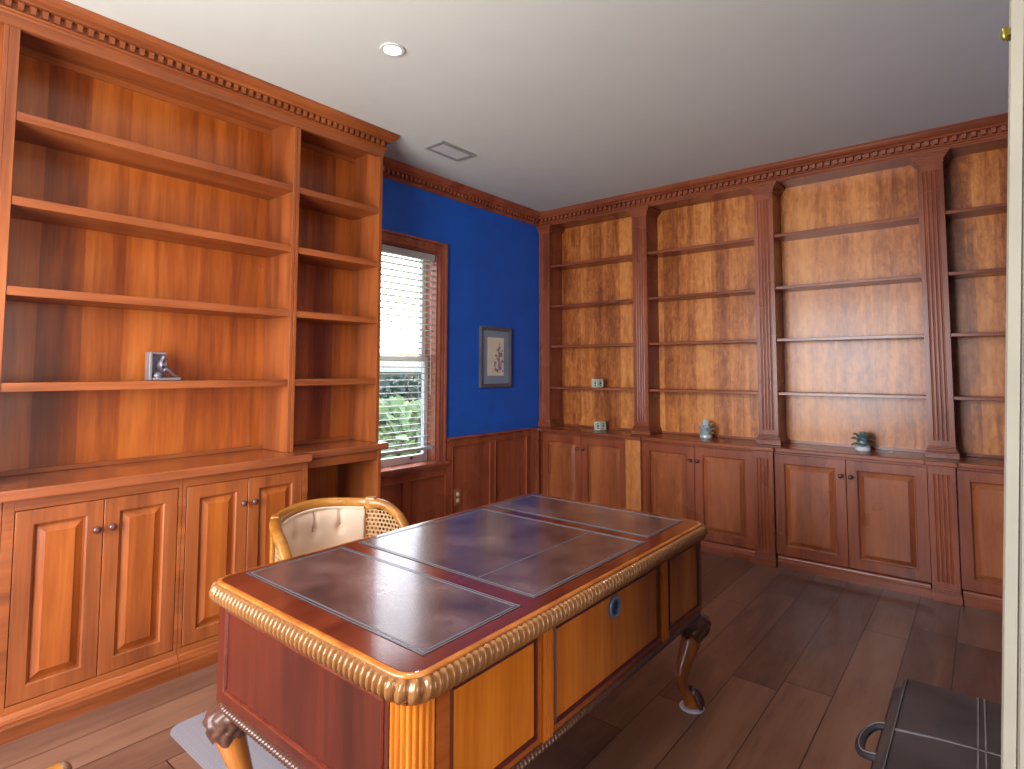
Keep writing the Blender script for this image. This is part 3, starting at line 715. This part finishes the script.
# reeded rounded corner posts
def reeded(cx, cy, a0, r):
    pts = []; n = 80
    for k in range(n+1):
        a = a0 + PI/2*k/n; rr = r + .006*abs(math.sin(PI*8*k/n)) - .005; pts.append((cx+rr*math.cos(a), cy+rr*math.sin(a)))
    pts.append((cx-.01*math.cos(a0+PI/4), cy-.01*math.sin(a0+PI/4)))
    return MB().prism(pts, BZ0, BZ1)
obj('corner_post', reeded(BX1-.073, BY0+.073, -PI/2, .073), M['deskor'], desk, smooth=True, angle=50)
obj('corner_post', MB().box(BX1-.073, BX1-.001, BY1-.02, BY1-.001, BZ0, BZ1), M['mahog'], desk)
# chair side drawers
for y0 in (BY0+.02, BY1-.45):
    for z0, z1 in ((.405,.54),(.55,.69)):
        d = obj('drawer', MB().box(BX0-.004, BX0+.014, y0, y0+.43, z0, z1), M['mahog'], desk, bevel=.003)
        obj('pull', MB().tube([(BX0-.004, y0+.17, (z0+z1)/2), (BX0-.026, y0+.19, (z0+z1)/2-.006), (BX0-.026, y0+.24, (z0+z1)/2-.006), (BX0-.004, y0+.26, (z0+z1)/2)], .004), M['brass'], d, smooth=True)
# rope moulding along the bottom
core = rrect(BX0-.002, BX1+.004, BY0-.004, BY1+.002, .07)
prof = [(-.03,.011),(.0,.010),(.006,.007),(.009,.002),(.008,-.004),(.004,-.008),(-.003,-.009),(-.03,-.009)]
obj('rope_moulding', lobed(core, .0027, .0150, prof, .005, 2.2, .391), M['bronze'], desk, smooth=True, angle=80)
# grommet
g = MB(); R_ = Matrix.Rotation(PI/2, 3, 'Y')
n = 24; g.loft([[Vector((BX1-.004, 1.705, .632)) + R_ @ Vector((r*math.cos(2*PI*j/n), r*1.0*math.sin(2*PI*j/n), z)) for j in range(n)] for r, z in ((.022,0),(.036,0),(.036,.006),(.033,.009),(.024,.009),(.022,.004))], cap=False, loop=True)
gr = obj('cable_grommet', g, M['grommet'], desk, smooth=True); obj('hole', MB().lathe([(0,0),(.023,0),(.023,.003),(0,.003)], (BX1-.004,1.705,.632), 24, R_), M['hole'], gr)
# cabriole legs
def leg(cx, cy, dx, dy):
    D = Vector((dx, dy, 0)).normalized()
    prof = [(.388,.006,.055),(.372,.024,.060),(.345,.038,.058),(.310,.036,.049),(.265,.022,.041),(.22,.006,.036),(.18,-.010,.030),(.14,-.020,.0255),(.105,-.022,.023),(.08,-.012,.023),(.062,.002,.027)]
    mb = MB(); n = 16; rings = []
    for z, o_, r in prof:
        c = Vector((cx,cy,z)) + D*o_; rings.append([c + Vector((r*math.cos(2*PI*j/n), r*math.sin(2*PI*j/n), 0)) for j in range(n)])
    rings.append([Vector((cx,cy,.04)) + D*.016 + Vector((.030*math.cos(2*PI*j/n), .030*math.sin(2*PI*j/n), 0)) for j in range(n)])
    rings.append([Vector((cx,cy,.012)) + D*.022 + Vector((.034*math.cos(2*PI*j/n), .034*math.sin(2*PI*j/n), 0)) for j in range(n)])
    mb.loft(rings)
    L = obj('leg', mb, M['leg'], desk, smooth=True, angle=70)
    # claw foot : toes reaching down around the ball
    tb = MB(); side = Vector((-D.y, D.x, 0))
    for a in (-.95, -.32, .32, .95):
        d2 = D*math.cos(a) + side*math.sin(a); b0 = Vector((cx,cy,0)) + D*.014
        tb.tube([b0+d2*.018+Vector((0,0,.072)), b0+d2*.034+Vector((0,0,.056)), b0+d2*.047+Vector((0,0,.034)), b0+d2*.052+Vector((0,0,.014))], [.011,.013,.0125,.008], 8)
    obj('claw_toes', tb, M['carve'], L, smooth=True)
    obj('foot_glide', MB().lathe([(0,0),(.049,0),(.051,.003),(.049,.007),(0,.007)], (cx+D.x*.022, cy+D.y*.022, .0005), 24), M['glide'], L, smooth=True)
    # carved knee : overlapping acanthus leaves
    kb = MB(); rg = []
    for q in range(15):
        z = .388 - .085*q/14
        for (za, oa, ra), (zb_, ob, rb_) in zip(prof[:-1], prof[1:]):
            if zb_ <= z <= za: f_ = (za-z)/(za-zb_); o_ = oa+(ob-oa)*f_; r_ = ra+(rb_-ra)*f_
        if z > prof[0][0]: o_, r_ = prof[0][1], prof[0][2]
        ring = []
        for j in range(64):
            th = 2*PI*j/64; ea = .0015 + .0095*abs(math.sin(5*th + 1.1*math.sin(q*.62)))*min(1, q/3) + .001*math.sin(q*1.9)
            zz_ = z - (.024*abs(math.sin(2.5*th)) if q == 14 else 0)*1.0
            if q == 14: ea = -.002
            ring.append(Vector((cx,cy,zz_)) + D*o_ + Vector((math.cos(th), math.sin(th), 0))*(r_+ea))
        rg.append(ring)
    kb.loft(rg, cap=False)
    obj('carved_knee', kb, M['carve'], L, smooth=True, angle=60)
leg(BX0+.052, BY0+.052, -1, -1); leg(BX1-.052, BY0+.052, 1, -1); leg(BX0+.052, BY1-.052, -1, 1); leg(BX1-.052, BY1-.052, 1, 1)

# chair mat under the desk
w = MB(); w.prism(rrect(-2.52, -1.45, .955, 2.10, .06), .0005, .004)
tag(obj('chair_mat', w, M['chairmat']), 'frosted grey plastic chair mat on the floor under the desk', 'mat')

# ------------------------------------------------------------------ cane barrel chair
def smoothstep(a, b, x):
    t_ = min(1, max(0, (x-a)/(b-a))); return t_*t_*(3-2*t_)
def barrel_chair(label, zfloor):
    t = thing('barrel_chair', label, 'chair', (0,0,0), 'cane barrel chairs')
    R_ = .275; cx = .125
    def rail_pt(s):                      # s in -1..1, 0 at the back
        a = s*2.6                         # arc part then straight arms
        if abs(a) <= PI/2: x = cx - R_*math.cos(a); y = R_*math.sin(a)
        else: x = cx + (abs(a)-PI/2)*.165; y = math.copysign(R_ + .01*(abs(a)-PI/2), a)
        z = .797 - .012*smoothstep(.0,.35,abs(s)) - .150*smoothstep(.40,.92,abs(s))
        return Vector((x, y, z))
    def out(s):
        a = max(-PI/2, min(PI/2, s*2.6)); return Vector((-math.cos(a), math.sin(a), 0))
    def bar(s0, s1, w_, h_, n, mb, dz=0, doff=0):
        rings = []
        for i in range(n+1):
            s = s0 + (s1-s0)*i/n; p_ = rail_pt(s) + Vector((0,0,dz)); d = out(s); ring = []
            for k in range(12):
                a = 2*PI*k/12; ca, sa = math.cos(a), math.sin(a)
                ring.append(p_ + d*(math.copysign(abs(ca)**.7, ca)*w_ + doff) + Vector((0,0,math.copysign(abs(sa)**.7, sa)*h_)))
            rings.append(ring)
        mb.loft(rings)
    J_ = .37
    m = MB(); bar(-J_, J_, .017, .022, 40, m); obj('top_rail', m, M['chairwood'], t, smooth=True, angle=60)
    for sg in (-1, 1):
        m = MB(); bar(sg*J_, sg*1.0, .022, .020, 40, m); arm = obj('arm', m, M['chairwood'], t, smooth=True, angle=60)
        e = rail_pt(sg*1.0); m = MB().ellip(e+Vector((.004,0,0)), (.014,.020,.022), 12, 8); obj('arm_end', m, M['chairdark'], arm, smooth=True)
        p_ = rail_pt(sg*J_); m = MB()
        m.obox(p_, .036, .052, .054, Matrix.Rotation(math.atan2(out(sg*J_).y, out(sg*J_).x), 3, 'Z')); obj('joint_block', m, M['chairwood'], t, bevel=.008)
        m = MB().tube([rail_pt(sg*J_)-Vector((0,0,.02))+out(sg*J_)*.012, rail_pt(sg*J_) + out(sg*J_)*.008 - Vector((0,0,.36))], [.010,.012], 10); obj('back_post', m, M['chairwood'], t, smooth=True)
        m = MB().tube([rail_pt(sg*.97)-Vector((0,0,.012)), rail_pt(sg*.97)-Vector((0.015,0,.10)), rail_pt(sg*.96)+Vector((0,0,-.25))], [.016,.014,.018], 10); obj('arm_post', m, M['chairwood'], t, smooth=True)
        # cane side : perforated sheet between post and arm
        m = MB(); cell = .0185; s0, s1 = sg*(J_*.90+.006), sg*.955; L = abs(s1-s0)*2.6*.26; nu = int(L/cell); z_lo = .44
        for iu in range(nu):
            for iv in range(20):
                zt0 = z_lo + iv*cell
                sa, sb = s0+(s1-s0)*iu/nu, s0+(s1-s0)*(iu+1)/nu
                if zt0+cell > min(rail_pt(sa).z, rail_pt(sb).z)-.012: continue
                sh = .5 if iv % 2 else 0
                a_, b_ = sa+(sb-sa)*sh, sb+(sb-sa)*sh
                def Q(u, v_):
                    s = a_+(b_-a_)*u; q_ = rail_pt(s); return Vector((q_.x, q_.y, zt0+cell*v_)) - out(s)*.002
                outer = [Q(0,0),Q(.5,0),Q(1,0),Q(1,.5),Q(1,1),Q(.5,1),Q(0,1),Q(0,.5)]
                inner = [Q(.5+.35*math.cos(th), .5+.35*math.sin(th)) for th in [PI*1.25+PI/4*k for k in range(8)]]
                m.loft([outer, inner], cap=False)
        obj('cane_panel', m, M['cane'], t)
    # upholstered back with tufts
    def pad_r(s, z):
        v_ = (z-.43)/(.785-.43); u = s/(J_*.935)
        th = .030*(1-abs(u)**6)*(1-(2*v_-1)**8)
        for tu, tv in ((-.5,.72),(0,.72),(.5,.72),(-.25,.36),(.25,.36),(-.75,.36),(.75,.36)):
            dx_ = (u-tu)*.26; dz_ = (v_-tv)*.355; th -= .024*math.exp(-(dx_*dx_+dz_*dz_)/(2*.016**2))
        for tu in (-.5, 0, .5):
            dx_ = (u-tu)*.26
            if v_ > .72: th -= .015*math.exp(-dx_*dx_/(2*.006**2))
        return th
    m = MB(); rings = []; nu, nv = 56, 36
    for i in range(nu+1):
        s = -J_*.90 + 2*J_*.90*i/nu; col = []
        zt = rail_pt(s).z - .016
        for k in range(nv+1):
            z = .43 + (zt-.43)*k/nv; q_ = rail_pt(s); col.append(Vector((q_.x, q_.y, z)) - out(s)*(.004 + pad_r(s, z)))
        for k in range(nv, -1, -1):
            z = .43 + (zt-.43)*k/nv; q_ = rail_pt(s); col.append(Vector((q_.x, q_.y, z)) + out(s)*.008)
        rings.append(col)
    m.loft(rings); pad = obj('back_cushion', m, M['fabric'], t, smooth=True, angle=60)
    m = MB()
    for tu, tv in ((-.5,.72),(0,.72),(.5,.72),(-.25,.36),(.25,.36)):
        s = tu*J_; z = .43+tv*.355; q_ = rail_pt(s); m.ellip(Vector((q_.x,q_.y,z))-out(s)*(.006+pad_r(s,z)), (.007,.007,.007), 10, 6)
    obj('tuft_buttons', m, M['fabric'], pad, smooth=True)
    m = MB(); bar(-J_*.90, J_*.90, .005, .005, 40, m, dz=-.018, doff=-.022); obj('piping', m, M['fabric'], pad, smooth=True)
    # seat
    sq = []
    for k in range(33):
        a = -PI/2 + PI*k/32; sq.append((cx - .26*math.cos(a), .26*math.sin(a)))
    sq += [(cx+.30, .25), (cx+.31, .22), (cx+.31, -.22), (cx+.30, -.25)]
    obj('seat_frame', MB().prism(sq, .36, .425), M['chairwood'], t, bevel=.006)
    cq = [((x-cx-.02)*.93+cx+.02, y*.92) for x, y in sq]
    m = MB(); m.loft([[((x-cx)*k+cx, y*k, z) for x, y in cq] for k, z in ((1,.426),(1.02,.44),(1.02,.465),(.97,.482),(.8,.492),(.3,.496))]); obj('seat_cushion', m, M['fabric'], t, smooth=True, angle=70)
    for (x, y) in ((cx+.27,.20),(cx+.27,-.20),(cx-.17,.15),(cx-.17,-.15)):
        sx = .04 if x > cx else -.05
        m = MB().tube([(x,y,.36),(x+sx*.2,y*1.02,.28),(x+sx*.7,y*1.1,.12),(x+sx,y*1.16,zfloor+.003)], [.022,.021,.016,.013], 10); obj('leg', m, M['chairwood'], t, smooth=True)
    return t
ch = barrel_chair('cane barrel chair with tufted beige back between the desk and cabinets', .0045)
ch.location = (-2.205, 1.462, .0); ch.rotation_euler = (0, 0, -.05)
def copy_tree(o, parent=None):
    c = o.copy(); C.objects.link(c)
    if parent is not None: c.parent = parent
    for k in list(o.children): copy_tree(k, c)
    return c
ch2 = copy_tree(ch); ch2['label'] = 'wooden barrel chair showing only its arm end at the bottom left corner'
ch2.location = (-1.092, .048, .0); ch2.rotation_euler = (0, 0, PI/2)

# ------------------------------------------------------------------ hide storage case by the entrance
cx0, cx1, cy0, cy1, cz1 = -.246, .21, 1.52, 2.332, .40
bag = thing('storage_case', 'dark brown hide storage case with pale stitching beside the entrance wall', 'case', ((cx0+cx1)/2, (cy0+cy1)/2, 0))
lo = MB(); lo.loft([[(x,y,z) for x, y in rrect(cx0+i_, cx1-i_, cy0+i_, cy1-i_, .03)] for i_, z in ((.006,.001),(-.012,.02),(-.024,.30),(-.026,.352),(-.018,.360),(.0,.362))]); obj('body', lo, M['hidecase'], bag, smooth=True, angle=50)
ld = MB(); ld.loft([[(x,y,z) for x, y in rrect(cx0+i_, cx1-i_, cy0+i_, cy1-i_, .02)] for i_, z in ((.010,.364),(.0,.368),(-.001,.390),(.004,.399),(.012,cz1),(.2,cz1+.003))]); lid = obj('lid', ld, M['hidecase'], bag, smooth=True, angle=50)
def ribbon(mb, pts, wv, h=.0022):
    for (xa, ya), (xb, yb) in zip(pts[:-1], pts[1:]):
        d = Vector((xb-xa, yb-ya)); L = d.length; mb.obox(((xa+xb)/2, (ya+yb)/2, cz1+.0015), L+.0015, wv, h+.003, Matrix.Rotation(math.atan2(d.y, d.x), 3, 'Z'))
st = MB(); ribbon(st, [(-.056, 2.322), (-.054, 2.1), (-.050, 1.54)], .0035); ribbon(st, [(-.041, 2.322), (-.038, 2.1), (-.033, 1.54)], .0035)
ribbon(st, [(cx0+.012, 1.975), (cx0+.05, 1.985), (-.13, 2.0), (.0, 2.015), (cx1-.012, 2.03)], .0055); ribbon(st, [(cx0+.010, 2.315), (cx0+.010, 1.54)], .0015)
obj('stitching', st, M['stitch'], lid)
lp = MB(); pts = []
for k in range(17):
    a = -PI/2 + PI*k/16; pts.append((cx0-.026 - .056*max(0,math.cos(a))**.7, 2.035 + .092*math.sin(a), .325 - .02*math.cos(a)))
lp.tube(pts, .009, 10, flat=1.5); hd = obj('loop_handle', lp, M['strap'], bag, smooth=True)
lp = MB(); lp.tube([(x-.002, y, z+.0095) for x, y, z in pts], .0018, 6); obj('handle_stitching', lp, M['stitch'], hd, smooth=True)

# ------------------------------------------------------------------ outside the window
struct('ground_outside', MB().box(-80, -3.7, -30, 70, -.62, -.5), M['lawn'])
def bush(name, label, cat, c, r, n, mat, ls, core=True, group=None):
    t = thing(name, label, cat, (c[0], c[1], -.5), group)
    m = MB(); rnd = random.Random(int(c[0]*100))
    for k in range(n):
        d = Vector((rnd.gauss(0,1), rnd.gauss(0,1), rnd.gauss(0,1))).normalized(); q = .62 + .4*rnd.random()
        p_ = Vector((c[0]+d.x*r[0]*q, c[1]+d.y*r[1]*q, c[2]+d.z*r[2]*q)); e = Euler((rnd.uniform(-1,1)+.4, rnd.uniform(-1,1), rnd.uniform(0,6.28))).to_matrix()
        l = ls*(.6+.8*rnd.random()); w_ = l*.34
        m.add([p_, p_+e@Vector((w_,l*.5,.1*l)), p_+e@Vector((0,l,0)), p_+e@Vector((-w_,l*.5,.1*l))], [(0,1,2,3)])
    obj('foliage', m, mat, t)
    s = MB()
    for k in range(5):
        a = 2*PI*k/5; s.tube([(c[0]+.05*math.cos(a), c[1]+.05*math.sin(a), -.5), (c[0]+r[0]*.3*math.cos(a), c[1]+r[1]*.3*math.sin(a), c[2])], [.03,.015], 6)
    obj('stems', s, M['chairdark'], t)
bush('bush', 'light green spiky bush on the lawn outside the window', 'bush', (-8.9, 7.25, .08), (.95,.95,.62), 2600, M['leaf_l'], .26)
bush('shrub', 'large dark green shrub behind the light bush outside', 'bush', (-12.6, 10.9, .28), (1.7,1.5,.85), 4200, M['leaf_d'], .20)
bush('shrub', 'grey-green shrub to the right of the dark one outside', 'bush', (-12.4, 14.4, .1), (1.3,1.3,.62), 2600, M['leaf_d'], .20)
po = MB().lathe([(0,-.5),(.035,-.5),(.03,.75),(.04,.76),(.04,.79),(0,.80)], (-9.55, 8.55, 0), 10); tag(obj('garden_post', po, M['ventg'], smooth=True), 'thin grey garden post on the lawn outside', 'post')
hs = thing('neighbour_house', 'low house with grey shingle roof seen far through the window', 'house', (-44, 36, -.5))
hc, hsn = math.cos(2.45), math.sin(2.45)
def hp(a, d, z): return (-44 + a*hsn*-1 + d*hc*1, 36 + a*hc + d*hsn*1, z)
def hbox(mb, a0, a1, d0, d1, z0, z1):
    mb.add([hp(a,d,z) for z in (z0,z1) for a, d in ((a0,d0),(a1,d0),(a1,d1),(a0,d1))], [(0,3,2,1),(4,5,6,7),(0,1,5,4),(1,2,6,5),(2,3,7,6),(3,0,4,7)])
m = MB(); hbox(m, -14, 14, 0, 8, -.5, 1.2); obj('wall', m, M['shingle'], hs)
m = MB(); hbox(m, -15, 15, -.6, 8.4, 1.2, 1.5); obj('fascia', m, M['stuccow'], hs)
m = MB(); m.add([hp(-15,-.6,1.5),hp(15,-.6,1.5),hp(15,8.4,1.5),hp(-15,8.4,1.5),hp(-12,4,2.5),hp(12,4,2.5)], [(0,1,5,4),(2,3,4,5),(1,2,5),(3,0,4),(0,3,2,1)]); obj('roof', m, M['shingle'], hs)

# ------------------------------------------------------------------ light
W = bpy.data.worlds.new('sky'); bpy.context.scene.world = W; W.use_nodes = True
nt = W.node_tree; bg = nt.nodes['Background']; sk = nt.nodes.new('ShaderNodeTexSky'); sk.sky_type = 'NISHITA'; sk.sun_disc = False; sk.sun_elevation = math.radians(52); sk.sun_rotation = math.radians(-60); sk.dust_density = 3.0; sk.air_density = 1.0
nt.links.new(sk.outputs[0], bg.inputs[0]); bg.inputs[1].default_value = .8
def area(name, loc, rot, sx, sy, power, col, spread=180):
    l = bpy.data.lights.new(name, 'AREA'); l.shape = 'RECTANGLE'; l.size = sx; l.size_y = sy; l.energy = power; l.color = col; l.spread = math.radians(spread)
    o = bpy.data.objects.new(name, l); C.objects.link(o); o.location = loc; o.rotation_euler = rot; return o
# daylight entering by the front window, the foyer window and (portal only) the blue wall's window
area('front_window_daylight', ((FX0+FX1)/2, -.94, 1.5), (PI/2, 0, 0), 1.75, 1.85, 140, (.88,.94,1.0))
area('foyer_window_daylight', (2.44, .375, 1.3), (0, PI/2, 0), 2.2, 1.55, 40, (1,.96,.9))
p_ = area('window_portal', (-3.615, (WY0+WY1)/2, (WZ0+WZ1)/2), (0, -PI/2, 0), WZ1-WZ0, WY1-WY0, 1, (1,1,1)); p_.data.cycles.is_portal = True
def spot(x, y, power, ang=125):
    l = bpy.data.lights.new('downlight_beam', 'SPOT'); l.energy = power; l.spot_size = math.radians(ang); l.spot_blend = .6; l.color = (1,.9,.78); l.shadow_soft_size = .05
    o = bpy.data.objects.new('downlight_beam', l); C.objects.link(o); o.location = (x, y, H-.02)
spot(-2.174, 1.732, 22)
downlight(-.55, 1.20, 'added recessed downlight out of view above the near end of the desk'); spot(-.55, 1.20, 22)  # unseen second downlight with its beam, added for its light

# ------------------------------------------------------------------ camera
cam = bpy.data.cameras.new('camera'); co = bpy.data.objects.new('camera', cam); C.objects.link(co)
yaw, pitch, roll, F = math.radians(39.319), math.radians(3.566), math.radians(.12), 577.37
fw = Vector((-math.sin(yaw)*math.cos(pitch), math.cos(yaw)*math.cos(pitch), math.sin(pitch))); r0 = Vector((math.cos(yaw), math.sin(yaw), 0)); u0 = r0.cross(fw)
rv = r0*math.cos(roll) + u0*math.sin(roll); uv = -r0*math.sin(roll) + u0*math.cos(roll)
co.matrix_world = Matrix.Translation((0,0,1.4)) @ Matrix((rv, uv, -fw)).transposed().to_4x4()
cam.sensor_fit = 'HORIZONTAL'; cam.sensor_width = 36; cam.lens = F*36/1024; cam.shift_y = (333.97-384.5)/1024; cam.clip_start = .02; cam.clip_end = 500
S = bpy.context.scene; S.camera = co
S.view_settings.view_transform = 'Standard'; S.view_settings.look = 'None'; S.view_settings.gamma = 1; S.view_settings.use_curve_mapping = False; S.view_settings.exposure = .5
S.cycles.use_denoising = True; S.cycles.max_bounces = 10; S.cycles.diffuse_bounces = 6; S.cycles.sample_clamp_indirect = 6
